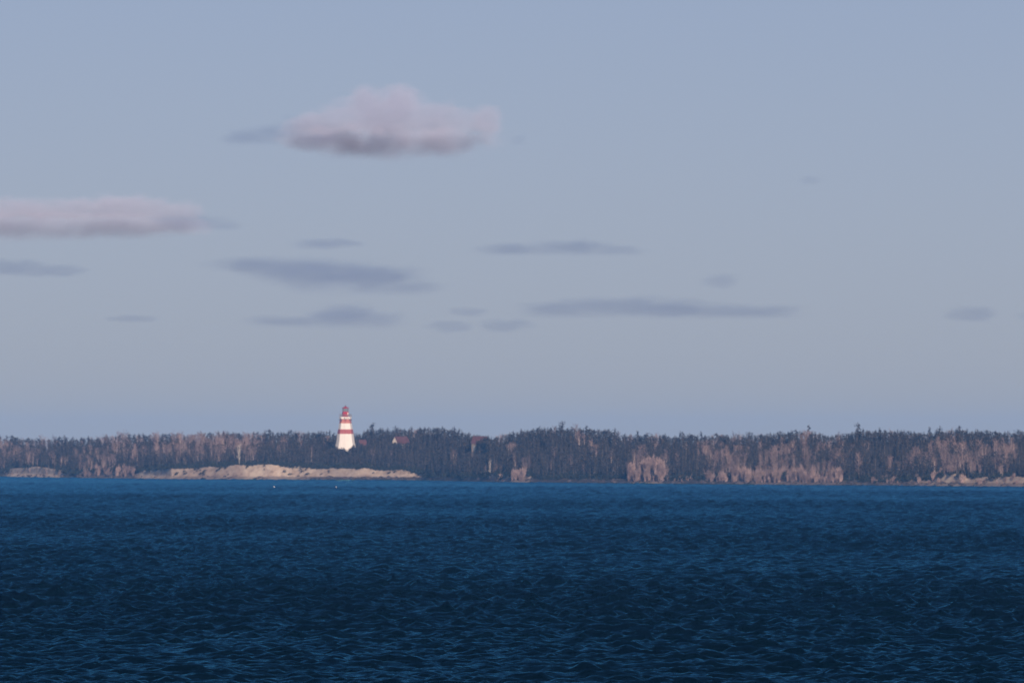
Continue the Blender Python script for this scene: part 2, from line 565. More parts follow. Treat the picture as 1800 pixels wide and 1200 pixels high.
# ------------------------------------------------------------------ houses half hidden in the trees
def build_house(px, t, w, dep, wall_h, roof_h, rot, z_top, label, name="house", chimney=False, wall=None):
    d = float(shore_d(px)) + t
    gz = float(ground(px, t))
    h = empty(name, (px_x(px, d), d, gz), label, "house" if name == "house" else "shed", rotz=rot)
    total = z_top - gz
    wall_h = max(total - roof_h, 1.5)
    a, b = w / 2, dep / 2
    bm = bmesh.new()          # walls with gables at the two x ends
    P = [(-a, -b), (a, -b), (a, b), (-a, b)]
    lo = [bm.verts.new((x, y, -0.5)) for x, y in P]
    hi = [bm.verts.new((x, y, wall_h)) for x, y in P]
    ga = bm.verts.new((-a, 0, wall_h + roof_h - 0.12)); gb = bm.verts.new((a, 0, wall_h + roof_h - 0.12))
    bm.faces.new((lo[0], lo[1], hi[1], hi[0])); bm.faces.new((lo[2], lo[3], hi[3], hi[2]))
    bm.faces.new((lo[3], lo[0], hi[0], ga, hi[3])); bm.faces.new((lo[1], lo[2], hi[2], gb, hi[1]))
    bm.faces.new(lo[::-1]); bm.faces.new((hi[0], hi[1], gb, ga)); bm.faces.new((hi[2], hi[3], ga, gb))
    link("wall", bm_mesh(bm, "wall"), wall or M_CLAP, h)
    bm = bmesh.new()
    e = 0.35
    sl = roof_h / b
    for sgn in (-1, 1):
        y0, z0 = sgn * (b + e), wall_h - e * sl + 0.1
        y1, z1 = 0, wall_h + roof_h + 0.1
        q = [(-a - 0.05, y0, z0), (a + e, y0, z0), (a + e, y1, z1), (-a - 0.05, y1, z1)]
        top = [bm.verts.new(p) for p in q]
        bot = [bm.verts.new((x, y, z - 0.16)) for x, y, z in q]
        bm.faces.new(top); bm.faces.new(bot[::-1])
        for i in range(4):
            bm.faces.new((top[i], bot[i], bot[(i + 1) % 4], top[(i + 1) % 4]))
    rf = link("roof", bm_mesh(bm, "roof"), M_ROOF, h)
    if chimney:
        bm = bmesh.new()
        box(bm, -a * 0.2 - 0.35, -a * 0.2 + 0.35, -0.3, 0.3, wall_h + roof_h - 0.6, wall_h + roof_h + 0.9)
        link("chimney", bm_mesh(bm, "chimney"), M_BRICK, rf)
    for x in (-a * 0.5, a * 0.45):
        bm = bmesh.new()
        box(bm, x - 0.45, x + 0.45, -b - 0.05, -b + 0.08, wall_h * 0.35, wall_h * 0.8)
        link("window", bm_mesh(bm, "window"), M_GLASS, h)
    return h


D700 = float(shore_d(704)) + 96
build_house(704, 92, 5.0, 3.2, 2.6, 2.1, R(38), px_z(767.2, D700), "cream gabled house with a dull red roof showing among dark trees", chimney=False)
build_house(843, 100, 4.4, 4.0, 2.4, 1.9, R(-16), px_z(767, float(shore_d(843)) + 100), "faint red roof just below a dip in the treeline", wall=M_BARK)
build_house(636.5, 70, 2.2, 2.2, 2.0, 1.6, R(12), px_z(773, float(shore_d(637)) + 70), "small dull red roof close to the foot of the lighthouse", name="shed")


# ------------------------------------------------------------------ trees
class Soup:
    """collects triangles for one mesh"""
    def __init__(self):
        self.v, self.f = [], []

    def tri(self, a, b, c):
        n = len(self.v)
        self.v += [a, b, c]
        self.f.append((n, n + 1, n + 2))

    def stick(self, p, q, r0, r1, n=3):
        p, q = Vector(p), Vector(q)
        d = (q - p)
        if d.length < 1e-6: return
        d.normalize()
        u = d.orthogonal().normalized()
        w = d.cross(u)
        base = len(self.v)
        for c, r in ((p, r0), (q, r1)):
            for i in range(n):
                a = 2 * PI * i / n
                self.v.append(tuple(c + (u * math.cos(a) + w * math.sin(a)) * r))
        for i in range(n):
            j = (i + 1) % n
            self.f.append((base + i, base + j, base + n + j))
            self.f.append((base + i, base + n + j, base + n + i))

    def tuft(self, c, size, rnd):
        """one irregular clump of needles: three crossed ragged blades"""
        for _ in range(3):
            p = [Vector(c) + Vector((rnd.uniform(-1, 1), rnd.uniform(-1, 1), rnd.uniform(-0.75, 0.75))) * size for _ in range(3)]
            self.tri(*[tuple(x) for x in p])

    def mesh(self, name):
        return np_mesh(name, np.array(self.v), np.array(self.f))


def spruce(seed, style):
    r = random.Random(seed)
    H = 8.0
    tr, cr = Soup(), Soup()
    lean = r.uniform(-0.35, 0.35), r.uniform(-0.2, 0.2)
    axis = lambda z: Vector((lean[0] * (z / H) ** 2 + 0.08 * math.sin(z * 1.1 + seed), lean[1] * (z / H) ** 2, z))
    zs = [-0.5, 1.5, 3.5, 5.5, 7.4, H - 0.1]
    for a, b in zip(zs, zs[1:]):
        f = lambda z: 0.15 * (1 - max(z, 0) / H) + 0.018
        tr.stick(axis(a), axis(b), f(a), f(b), 5)
    base = {'full': 0.6, 'club': 2.2, 'open': 1.4, 'broad': 0.5}[style]
    rmax = {'full': 1.9, 'club': 1.45, 'open': 1.85, 'broad': 2.4}[style] * r.uniform(0.85, 1.15)
    nb = {'full': 72, 'club': 56, 'open': 50, 'broad': 80}[style]
    gap = r.uniform(0, 2 * PI)
    for i in range(nb):
        z = base + (H - 0.25 - base) * (i + r.random()) / nb
        f = (z - base) / (H - base)
        if style == 'club':
            L = rmax * (0.35 + 0.35 * math.sin(f * 9 + seed) ** 2 + (0.5 if 0.72 < f < 0.93 else 0)) * (1 if f < 0.93 else 0.5)
        elif style == 'broad':
            L = rmax * math.sqrt(max(0.03, 1 - (f * 1.02) ** 2.2))
        else:
            L = rmax * (1 - f) ** 0.75 + 0.14
        L *= r.uniform(0.45, 1.15)
        a = r.uniform(0, 2 * PI)
        if style == 'open' and math.cos(a - gap) > 0.35 and r.random() < 0.75: L *= 0.3
        droop = r.uniform(-0.35, 0.15) if style != 'broad' else r.uniform(-0.1, 0.35)
        p0 = axis(z)
        p1 = p0 + Vector((math.cos(a) * L, math.sin(a) * L, droop * L))
        tr.stick(p0, p1, 0.03, 0.012, 3)
        k = max(2, int(L / 0.30))
        for j in range(k):
            q = p0.lerp(p1, (j + 0.7) / k)
            q += Vector((r.uniform(-.15, .15), r.uniform(-.15, .15), r.uniform(-.12, .1)))
            cr.tuft(q, r.uniform(0.20, 0.36) * (1.0 if f < 0.9 else 0.6), r)
    cr.tuft(axis(H - 0.2), 0.16, r)
    return tr.mesh("trunk"), cr.mesh("crown")


def bare_tree(seed, style):
    """leafless tree: forked trunk, steep limbs, sprays of thin twigs"""
    r = random.Random(seed)
    H = 7.5
    tr, cr = Soup(), Soup()
    n = {'single': 1, 'clump': 4, 'vase': 2}[style]
    for s in range(n):
        a0 = r.uniform(0, 2 * PI)
        base = Vector((math.cos(a0), math.sin(a0), 0)) * (0.35 if n > 1 else 0)
        tilt = Vector((math.cos(a0), math.sin(a0), 0)) * r.uniform(0.02, 0.16) * (1 if n > 1 else 0.6)
        h = H * r.uniform(0.75, 1.0)
        p = base + Vector((0, 0, -0.4))
        r0 = r.uniform(0.09, 0.15)
        segs = 6
        for i in range(segs):
            q = base + tilt * h * ((i + 1) / segs) + Vector((r.uniform(-.12, .12), r.uniform(-.12, .12), h * (i + 1) / segs))
            ra, rb = r0 * (1 - i / segs) + 0.025, r0 * (1 - (i + 1) / segs) + 0.02
            tr.stick(p, q, ra, rb, 4)
            if i >= 1:
                for _ in range(int(7 / math.sqrt(n)) + 1):
                    a = r.uniform(0, 2 * PI)
                    L = r.uniform(0.7, 2.1) * (1.15 - 0.6 * i / segs)
                    st = p.lerp(q, r.random())
                    en = st + Vector((math.cos(a) * L * 0.75, math.sin(a) * L * 0.75, L * r.uniform(0.35, 1.0)))
                    cr.stick(st, en, 0.032, 0.012, 3)
                    for _ in range(6):
                        b = a + r.uniform(-1.1, 1.1)
                        l2 = r.uniform(0.35, 0.9)
                        s2 = st.lerp(en, r.uniform(0.3, 1))
                        e2 = s2 + Vector((math.cos(b) * l2 * 0.6, math.sin(b) * l2 * 0.6, l2 * r.uniform(0.4, 1.1)))
                        cr.stick(s2, e2, 0.024, 0.009, 3)
            p = q
    return tr.mesh("trunk"), cr.mesh("twigs")


def bare_bush(seed, H=3.4, spread=1.5, n=60):
    r = random.Random(seed)
    s = Soup()
    for i in range(n):
        a = r.uniform(0, 2 * PI)
        f = r.random() ** 0.6
        b = Vector((math.cos(a), math.sin(a), 0)) * spread * 0.6 * f
        h = H * r.uniform(0.5, 1.0) * (1 - 0.35 * f)
        e = b + Vector((math.cos(a) * spread * 0.2 * f, math.sin(a) * spread * 0.2 * f, h))
        s.stick(b - Vector((0, 0, .3)), e, 0.045, 0.016, 3)
        for _ in range(5):
            c = a + r.uniform(-1.5, 1.5)
            l2 = r.uniform(0.3, 0.8)
            p = b.lerp(e, r.uniform(0.25, 1))
            s.stick(p, p + Vector((math.cos(c) * l2 * .5, math.sin(c) * l2 * .5, l2 * r.uniform(.3, 1))), 0.028, 0.012, 3)
    return s.mesh("twigs")


def shrub_clump(seed):
    r = random.Random(seed)
    s = Soup()
    for i in range(60):
        a = r.uniform(0, 2 * PI); e = r.random()
        rad = r.uniform(0.5, 1.0) ** 0.5
        c = (math.cos(a) * 1.3 * rad * math.sqrt(1 - e * e * 0.8), math.sin(a) * 1.3 * rad * math.sqrt(1 - e * e * 0.8), -0.1 + 1.5 * e * rad)
        s.tuft(c, r.uniform(0.25, 0.42), r)
    return s


SPR = [spruce(11 + i, st) for i, st in enumerate(['full', 'club', 'open', 'full', 'broad', 'club', 'open', 'broad', 'full', 'open'])]
BAR = [bare_tree(51 + i, st) for i, st in enumerate(['single', 'clump', 'vase', 'clump', 'single', 'vase', 'clump', 'vase'])]
BUS = [bare_bush(81 + i) for i in range(5)]
for a, b in SPR:
    a.materials.append(M_BARK); b.materials.append(M_SPRUCE)
for a, b in BAR:
    a.materials.append(M_TRUNK); b.materials.append(M_BARE)
for a in BUS:
    a.materials.append(M_BUSH)


def step(px, table):
    for x1, v in table:
        if px < x1: return v
    return table[-1][1]


BARE_FRONT = [(60, 0.35), (140, 0.30), (235, 0.62), (740, 0.0), (855, 0.04), (932, 0.42), (1100, 0.01), (1172, 0.93), (1240, 0.10), (1345, 0.60), (1478, 0.75), (1640, 0.03), (1700, 0.4), (1740, 0.25), (9999, 0.55)]
BARE_MID = [(235, 0.38), (300, 0.36), (450, 0.46), (640, 0.12), (1000, 0.10), (1110, 0.16), (1240, 0.24), (1480, 0.42), (1640, 0.26), (9999, 0.44)]
BARE_BACK = [(230, 0.34), (450, 0.40), (600, 0.28), (1100, 0.05), (1300, 0.16), (9999, 0.12)]

# stretches of the shore that one can find in the photo, for the labels
ZONES = [(120, "on the far left shore, left of the sandy bank"), (250, "beside the left end of the sandy bank"), (430, "above the dull left half of the sandy bank"), (585, "above the bright sand just left of the lighthouse"),
         (680, "around the foot of the lighthouse"), (745, "beside the cream red-roofed house"), (880, "under the dip in the treeline right of the house"), (1100, "under the highest hump of the treeline"),
         (1240, "around the big pale bush by the water"), (1480, "in the long pale thicket right of the big bush"), (1640, "in the dark stand right of the long pale thicket"), (9999, "on the far right shore")]
ROWNAME = {'front': "near the water", 'mid': "in mid-wood", 'back': "on the skyline"}

_LAT = np.random.default_rng(12).random((400, 60))


def clump(px, t):
    """smooth 0..1 noise over the wood, so that leafless trees stand in groups"""
    u, v = px / 21.0 + 60, t / 16.0 + 8
    i, j = int(u), int(v)
    a, b = u - i, v - j
    a, b = a * a * (3 - 2 * a), b * b * (3 - 2 * b)
    n = (_LAT[i % 400, j % 60] * (1 - a) + _LAT[(i + 1) % 400, j % 60] * a) * (1 - b) + (_LAT[i % 400, (j + 1) % 60] * (1 - a) + _LAT[(i + 1) % 400, (j + 1) % 60] * a) * b
    return min(max((n - 0.5) * 1.7 + 0.5, 0.0), 1.0)


trees = []     # (kind, px, t, height, row)


def scatter():
    r = random.Random(5)
    # skyline row
    px = -70.0
    while px < 1870:
        t = BACK + r.uniform(-9, 9)
        top = float(skyline_z(px)) + r.gauss(-0.1, 0.32) + (r.uniform(0.3, 1.0) if r.random() < 0.14 else 0)
        h = top - float(ground(px, t))
        kind = 'bare' if 0.6 * clump(px, t) + 0.4 * r.random() < step(px, BARE_BACK) else 'spruce'
        trees.append((kind, px, t, min(max(h, 5.0), 11.0), 'back'))
        px += r.uniform(3.5, 9)
    # a second, slightly lower row that closes the skyline
    for tb in (BACK + 13, BACK + 24):
        px = -70.0
        while px < 1870:
            t = tb + r.uniform(-4, 4)
            top = float(skyline_z(px)) + r.uniform(-1.3, -0.2)
            trees.append(('bare' if r.random() < step(px, BARE_BACK) else 'spruce', px, t, min(max(top - float(ground(px, t)), 4.0), 10.0), 'mid'))
            px += r.uniform(4, 9)
    # front row
    px = -70.0
    while px < 1870:
        onbank = 248 < px < 742
        t = r.uniform(13, 20) if onbank or 12 < px < 112 or px > 1690 else r.uniform(9.5, 17)
        kind = 'bare' if 0.6 * clump(px, t) + 0.4 * r.random() < step(px, BARE_FRONT) else 'spruce'
        h = r.uniform(3.0, 5.0) if kind == 'spruce' else r.uniform(3.0, 4.8)
        trees.append((kind, px, t, h, 'front'))
        px += r.uniform(4, 10) if kind == 'spruce' else r.uniform(5, 12)
    # young spruces that hide the feet of the lighthouse and houses
    def screen(t, prof, stp):
        p = prof[0][0]
        while p <= prof[-1][0]:
            tt = t + r.uniform(-2.5, 2.5)
            y = float(np.interp(p, *zip(*prof))) + r.uniform(-0.6, 0.8)
            h = px_z(y, float(shore_d(p)) + tt) - float(ground(p, tt))
            if h > 1.2: trees.append(('spruce', p, tt, h, 'mid'))
            p += stp * r.uniform(0.7, 1.3)
    LHP = [(586, 781), (592, 786), (598, 788.5), (601, 785), (604, 789), (609, 790), (613, 786), (617, 781.5), (620, 780), (623, 785), (629, 782)]
    screen(49, LHP, 1.6)
    screen(44, [(a, b + 1.5) for a, b in LHP], 2.2)
    screen(84, [(686, 775), (690, 775.5), (697, 776), (700, 777), (704, 775), (708, 779), (713, 775), (718, 778), (724, 772)], 2.0)
    screen(80, [(686, 778), (724, 780)], 2.6)
    screen(95, [(828, 766), (834, 771), (838, 768), (842, 772), (847, 767), (851, 769), (854, 763), (860, 765)], 2.0)
    screen(90, [(826, 773), (862, 772)], 2.6)
    screen(64, [(629, 775), (633, 779), (638, 781), (643, 778), (648, 774)], 2.0)
    screen(60, [(628, 782), (650, 780)], 2.6)
    # rows between
    for t0 in (26, 36, 46, 57, 68, 79, 90, 101, 111):
        px = -70.0 + r.uniform(0, 10)
        while px < 1870:
            t = t0 + r.uniform(-5, 5)
            tab = BARE_FRONT if t0 < 30 and r.random() < 0.6 else (BARE_MID if t0 < 96 else BARE_BACK)
            kind = 'bare' if 0.55 * clump(px, t) + 0.45 * r.random() < step(px, tab) else 'spruce'
            g = float(ground(px, t))
            cap = float(skyline_z(px)) - 0.6 - g
            h = min(r.uniform(3.8, 6.6) if kind == 'spruce' else r.uniform(4.2, 6.6), cap + r.uniform(-1.2, 0))
            if kind == 'bare' and r.random() < 0.1: h *= 1.12
            row = 'mid'
            # keep the sight line to lighthouse and houses open
            d = float(shore_d(px)) + t
            topy = HOR - (g + h - EYE) / (PIX * d)
            lim = None
            if 580 < px < 634 and t < LH_T + 6:
                lim = 787 + 5 * math.sin(px * 0.9) if px < 618 else 783 + 4 * math.sin(px * 0.7)
            elif 629 < px < 645 and t < 72: lim = 783
            elif 684 < px < 722 and t < 96: lim = 778 if px < 698 else 781
            elif 830 < px < 857 and t < 103: lim = 773
            if lim is not None and topy < lim:
                h = px_z(lim, d) - g
            if abs(px - LH_PX) < 22 and abs(t - LH_T) < 6: h = 0
            if abs(px - 703) < 17 and abs(t - 92) < 6: h = 0
            if abs(px - 843) < 14 and abs(t - 100) < 5: h = 0
            if abs(px - 636.5) < 8 and abs(t - 70) < 4: h = 0
            if h > 1.4:
                trees.append((kind, px, t, h, row))
            px += r.uniform(5, 12)


scatter()


def zone(px):
    return step(px, ZONES)


def place_xy(px, t):
    d0 = float(shore_d(px))
    return px_x(px, d0), d0 + t


def one_tree(kind, px, t, h, row, label=None, group=None, variant=None, rnd=random, wide=1.0):
    protos = SPR if kind == 'spruce' else BAR
    tm, cm = protos[variant if variant is not None else rnd.randrange(len(protos))]
    x, y = place_xy(px, t)
    z = float(ground(px, t))
    if kind == 'spruce':
        nm, cat = "spruce_tree", "spruce"
        lab = label or f"ragged dark spruce {ROWNAME[row]} {zone(px)}"
        grp = group or f"dark spruces {ROWNAME[row]} {zone(px)}"
    else:
        nm, cat = "bare_tree", "bare tree"
        lab = label or f"leafless pinkish tree {ROWNAME[row]} {zone(px)}"
        grp = group or f"leafless trees {ROWNAME[row]} {zone(px)}"
    root = empty(nm, (x, y, z - 0.05), lab, cat, None if label else grp, rotz=rnd.uniform(0, 2 * PI))
    s = h / (8.0 if kind == 'spruce' else 7.5)
    w = s * rnd.uniform(0.85, 1.2) * wide
    root.scale = (w, w, s)
    link("trunk", tm, None, root)
    link("crown" if kind == 'spruce' else "twigs", cm, None, root)
    return root


def stuff_forest(rest):
    """everything beyond the 300 + 300 singled-out trees, one mesh per look"""
    r = random.Random(21)
    buckets = {}
    cache = {}

    def arr(me):
        if me.name not in cache:
            v = np.empty(len(me.vertices) * 3, np.float32); me.vertices.foreach_get("co", v)
            f = np.empty(len(me.polygons) * 3, np.int32); me.loops.foreach_get("vertex_index", f)
            cache[me.name] = (v.reshape(-1, 3), f.reshape(-1, 3))
        return cache[me.name]
    V, F, MI = [], [], []
    off = 0
    for kind, px, t, h, row in rest:
        tm, cm = r.choice(SPR if kind == 'spruce' else BAR)
        x, y = place_xy(px, t)
        z = float(ground(px, t)) - 0.05
        s = h / (8.0 if kind == 'spruce' else 7.5)
        w = s * r.uniform(0.85, 1.2)
        a = r.uniform(0, 2 * PI)
        for me, mi in ((tm, 0 if kind == 'spruce' else 3), (cm, 1 if kind == 'spruce' else 2)):
            v, f = arr(me)
            q = np.stack([(v[:, 0] * math.cos(a) - v[:, 1] * math.sin(a)) * w + x, (v[:, 0] * math.sin(a) + v[:, 1] * math.cos(a)) * w + y, v[:, 2] * s + z], -1)
            V.append(q); F.append(f + off); MI.append(np.full(len(f), mi, np.int32))
            off += len(v)
    me = np_mesh("forest", np.concatenate(V), np.concatenate(F))
    for m in (M_BARK, M_SPRUCE, M_BARE, M_TRUNK): me.materials.append(m)
    me.polygons.foreach_set("material_index", np.concatenate(MI))
    o = link("forest", me)
    return tag(o, "mixed wood of dark spruce and leafless trees between the shore and the skyline", "forest", kind='stuff')


def pick_and_build():
    r = random.Random(33)
    picked, rest = [], []
    for kind in ('spruce', 'bare'):
        ks = [q for q in trees if q[0] == kind and -6 < q[1] < 1806]
        order = {'front': 0, 'back': 1, 'mid': 2}
        ks.sort(key=lambda q: (order[q[4]], q[2]))
        picked += ks[:288]
        rest += ks[288:] + [q for q in trees if q[0] == kind and not (-6 < q[1] < 1806)]
    for q in picked: one_tree(*q, rnd=r)
    # the wood goes on beyond both edges of the view
    for side in (range(-1300, -70, 9), range(1870, 3000, 9)):
        for p in side:
            for t in (13, 40, 75, 112):
                rest.append(('bare' if r.random() < 0.35 else 'spruce', p + r.uniform(-6, 6), t + r.uniform(-8, 8), r.uniform(4.2, 7.5), 'mid'))
    stuff_forest(rest)


pick_and_build()

# trees that stand out on their own
one_tree('spruce', 990, BACK, 9.4, 'back', label="tallest bushy-topped spruce on the highest hump of the skyline", variant=4, wide=0.8)
one_tree('spruce', 1526, BACK, 9.8, 'back', label="tall spindly spruce with a crooked top above the right treeline", variant=1, wide=0.75)
one_tree('spruce', 648, BACK, 9.6, 'back', label="upright dark spruce on the skyline just right of the lighthouse lantern", variant=5, wide=0.8)
one_tree('spruce', 1437, BACK, 9.5, 'back', label="pointed spruce at the left end of the right-hand skyline gap", variant=0, wide=0.8)


def bush_thing(px, t, h, label, group=None, mat=None, name="bare_bush", wide=1.0, v=0, rot=0.0):
    me = BUS[v % len(BUS)]
    if mat is not None:
        me = me.copy(); me.materials.clear(); me.materials.append(mat)
    x, y = place_xy(px, t)
    o = link(name, me, None, None, (x, y, float(ground(px, t)) - 0.03))
    o.rotation_euler = (0, 0, rot)
    o.scale = (h / 3.4 * wide, h / 3.4 * wide, h / 3.4)
    return tag(o, label, "bush", group)


def special_plants():
    r = random.Random(77)
    # pale tall tree in front of the dark spruces above the bank
    t0 = 12.2
    px = 419.5
    tr, tw = bare_tree(402, 'single')
    tr.materials.append(M_PALEBARK); tw.materials.append(M_PALEBARK)
    x, y = place_xy(px, t0)
    root = empty("bare_tree", (x, y, float(ground(px, t0)) - 0.05), "whitish leafless tree alone in front of dark spruces above the sandy bank", "bare tree")
    root.scale = (0.7, 0.7, 0.95)
    link("trunk", tr, None, root); link("twigs", tw, None, root)
    # thin white trunk by the water
    px, t0 = 861.5, 6.5
    x, y = place_xy(px, t0)
    root = empty("bare_tree", (x, y, float(ground(px, t0)) - 0.05), "slender whitish trunk at the water's edge left of a small pale bush", "bare tree")
    root.scale = (0.42, 0.42, 0.75)
    link("trunk", tr, None, root); link("twigs", tw, None, root)
    # clumps of pale bushes that reach down to the water
    clumps = [(1106, 1167, 52, 4.9, "big pale bush clump at the water's edge"), (901, 929, 16, 3.8, "pale bushes at the water under the highest hump"), (868, 882, 4, 3.0, "little pale bushes beside the slender white trunk"),
              (1245, 1325, 30, 4.2, "pale bushes at the near end of the long thicket"), (1328, 1400, 34, 4.2, "pale bushes in the middle of the long thicket"), (1402, 1480, 34, 4.0, "pale bushes at the far end of the long thicket"),
              (1175, 1240, 10, 2.2, "low pale bushes between the big clump and the long thicket"), (1532, 1624, 18, 2.2, "low pale bushes at the foot of the dark right-hand stand"), (1632, 1696, 13, 3.4, "bright pale bushes on the far right beach"), (1706, 1800, 12, 2.2, "low pale bushes along the far right beach"), (5, 110, 8, 1.7, "low pale bushes on the far left beach"), (150, 238, 24, 3.9, "pale bushes left of the sandy bank")]
    for x0, x1, n, h, lab in clumps:
        for i in range(n):
            p = r.uniform(x0, x1)
            low = i % 3 == 0
            bush_thing(p, r.uniform(3.4, 5.5) if low else r.uniform(4.5, 11.0), h * (r.uniform(0.35, 0.6) if low else r.uniform(0.55, 1.05)), f"one of the {lab}", lab, v=r.randrange(5), wide=r.uniform(0.6, 1.0), rot=r.uniform(0, 6))
    bush_thing(637.5, 64, 3.2, "dark red twiggy bush right of the lighthouse foot", mat=M_REDTWIG, name="red_bush", v=2, wide=0.9)


special_plants()


def undergrowth():
    """low shrubs that close the wood towards the ground"""
    r = random.Random(99)
    protos = []
    for i in range(4):
        s = shrub_clump(200 + i)
        protos.append((np.array(s.v, np.float32), np.array(s.f, np.int32)))
    V, F = [], []
    off = 0
    for i in range(2600):
        px = r.uniform(-90, 1890)
        onbank = 240 < px < 745
        t = r.choice((r.uniform(11.5, 16) if onbank else r.uniform(7.5, 14), r.uniform(12, 40), r.uniform(15, 110)))
        if (step(px, BARE_FRONT) > 0.5 or 150 < px < 240 or 12 < px < 112 or px > 1690) and t < 16 and r.random() < 0.9: continue
        x, y = place_xy(px, t)
        s = r.uniform(0.5, 1.25)
        a = r.uniform(0, 6.28)
        v, f = protos[r.randrange(4)]
        z = float(ground(px, t)) - 0.1
        V.append(np.stack([(v[:, 0] * math.cos(a) - v[:, 1] * math.sin(a)) * s + x, (v[:, 0] * math.sin(a) + v[:, 1] * math.cos(a)) * s + y, v[:, 2] * s * r.uniform(0.7, 1.2) + z], -1))
        F.append(f + off); off += len(v)
    for cx, wid, n in ((262, 8, 5), (318, 12, 9), (352, 16, 16), (385, 8, 8), (402, 10, 9), (437, 5, 4), (462, 6, 4), (508, 9, 7), (536, 12, 14), (574, 10, 9), (598, 6, 5), (628, 12, 10), (662, 7, 6), (690, 10, 9), (722, 10, 9)):
        for _ in range(n):
            px = r.gauss(cx, wid / 2)
            t = r.uniform(7.5, 11.5)
            x, y = place_xy(px, t)
            s = r.uniform(0.25, 0.6)
            v, f = protos[r.randrange(4)]
            V.append(np.stack([v[:, 0] * s * 1.3 + x, v[:, 1] * s + y, v[:, 2] * s * 0.9 + float(ground(px, t)) - 0.05], -1))
            F.append(f + off); off += len(v)
    for _ in range(420):                                   # ragged turf edge along the top of the bank
        px = r.uniform(246, 742)
        t = r.uniform(10.2, 12.5)
        x, y = place_xy(px, t)
        s = r.uniform(0.2, 0.5)
        v, f = protos[r.randrange(4)]
        V.append(np.stack([v[:, 0] * s * 1.5 + x, v[:, 1] * s + y, v[:, 2] * s + float(ground(px, t)) - 0.1], -1))
        F.append(f + off); off += len(v)
    o = link("undergrowth", np_mesh("undergrowth", np.concatenate(V), np.concatenate(F)), M_SHRUB)
    tag(o, "low dark undergrowth filling the wood down to the shore", "undergrowth", kind='stuff')


undergrowth()


def shore_rocks():
    """boulders and stones along the waterline"""
    r = random.Random(314)
    bm = bmesh.new()
    for i in range(300):
        px = r.uniform(-60, 1860)
        if 760 < px < 1095 and r.random() < 0.7: continue
        if 252 < px < 535 and r.random() < 0.6: continue
        t = r.uniform(-2.5, 6.0)
        x, y = place_xy(px, t)
        s = r.uniform(0.25, 0.75) * (1.5 if r.random() < 0.1 else 1)
        a = bmesh.ops.create_icosphere(bm, subdivisions=1, radius=s)["verts"]
        sx, sz = r.uniform(1.0, 2.2), r.uniform(0.5, 0.9)
        for v in a:
            k = r.uniform(0.75, 1.2)
            v.co = Vector((v.co.x * sx * k + x, v.co.y * k + y, v.co.z * sz * k + float(ground(px, t)) + s * 0.1))
    o = link("shore_rocks", bm_mesh(bm, "shore_rocks"), M_ROCKS)
    tag(o, "dark and mauve stones strewn along the far waterline", "rocks", kind='stuff')


shore_rocks()


# ------------------------------------------------------------------ whitecaps
def whitecap(px, py, w, label):
    d = EYE / ((py - HOR) * PIX)
    s = PIX * d
    r = random.Random(int(px))
    bm = bmesh.new()
    n = 14
    rows = []
    for j, (f, hz) in enumerate(((-1, 0.0), (-0.5, 0.8), (0.0, 1.0), (0.6, 0.5), (1, 0.0))):
        row = []
        for i in range(n + 1):
            u = i / n * 2 - 1
            env = max(0.0, 1 - u * u) ** 0.6
            row.append(bm.verts.new((u * w * s / 2, f * 0.5 * env + r.uniform(-.08, .08), 0.1 + hz * env * (0.26 + r.uniform(-0.1, 0.12)))))
        rows.append(row)
    for a, b in zip(rows, rows[1:]):
        for i in range(n):
            bm.faces.new((a[i], a[i + 1], b[i + 1], b[i]))
    o = link("whitecap", bm_mesh(bm, "whitecap"), M_FOAM, None, (px_x(px, d), d, 0.15))
    tag(o, label, "whitecap", "whitecaps on the sea")


whitecap(482, 857.5, 2.6, "small white foam crest on dark water below the brightest sand")
whitecap(591, 858, 2.2, "small foam crest on the water below the lighthouse")


# ------------------------------------------------------------------ clouds far behind
CLOUD_D = 30000.0


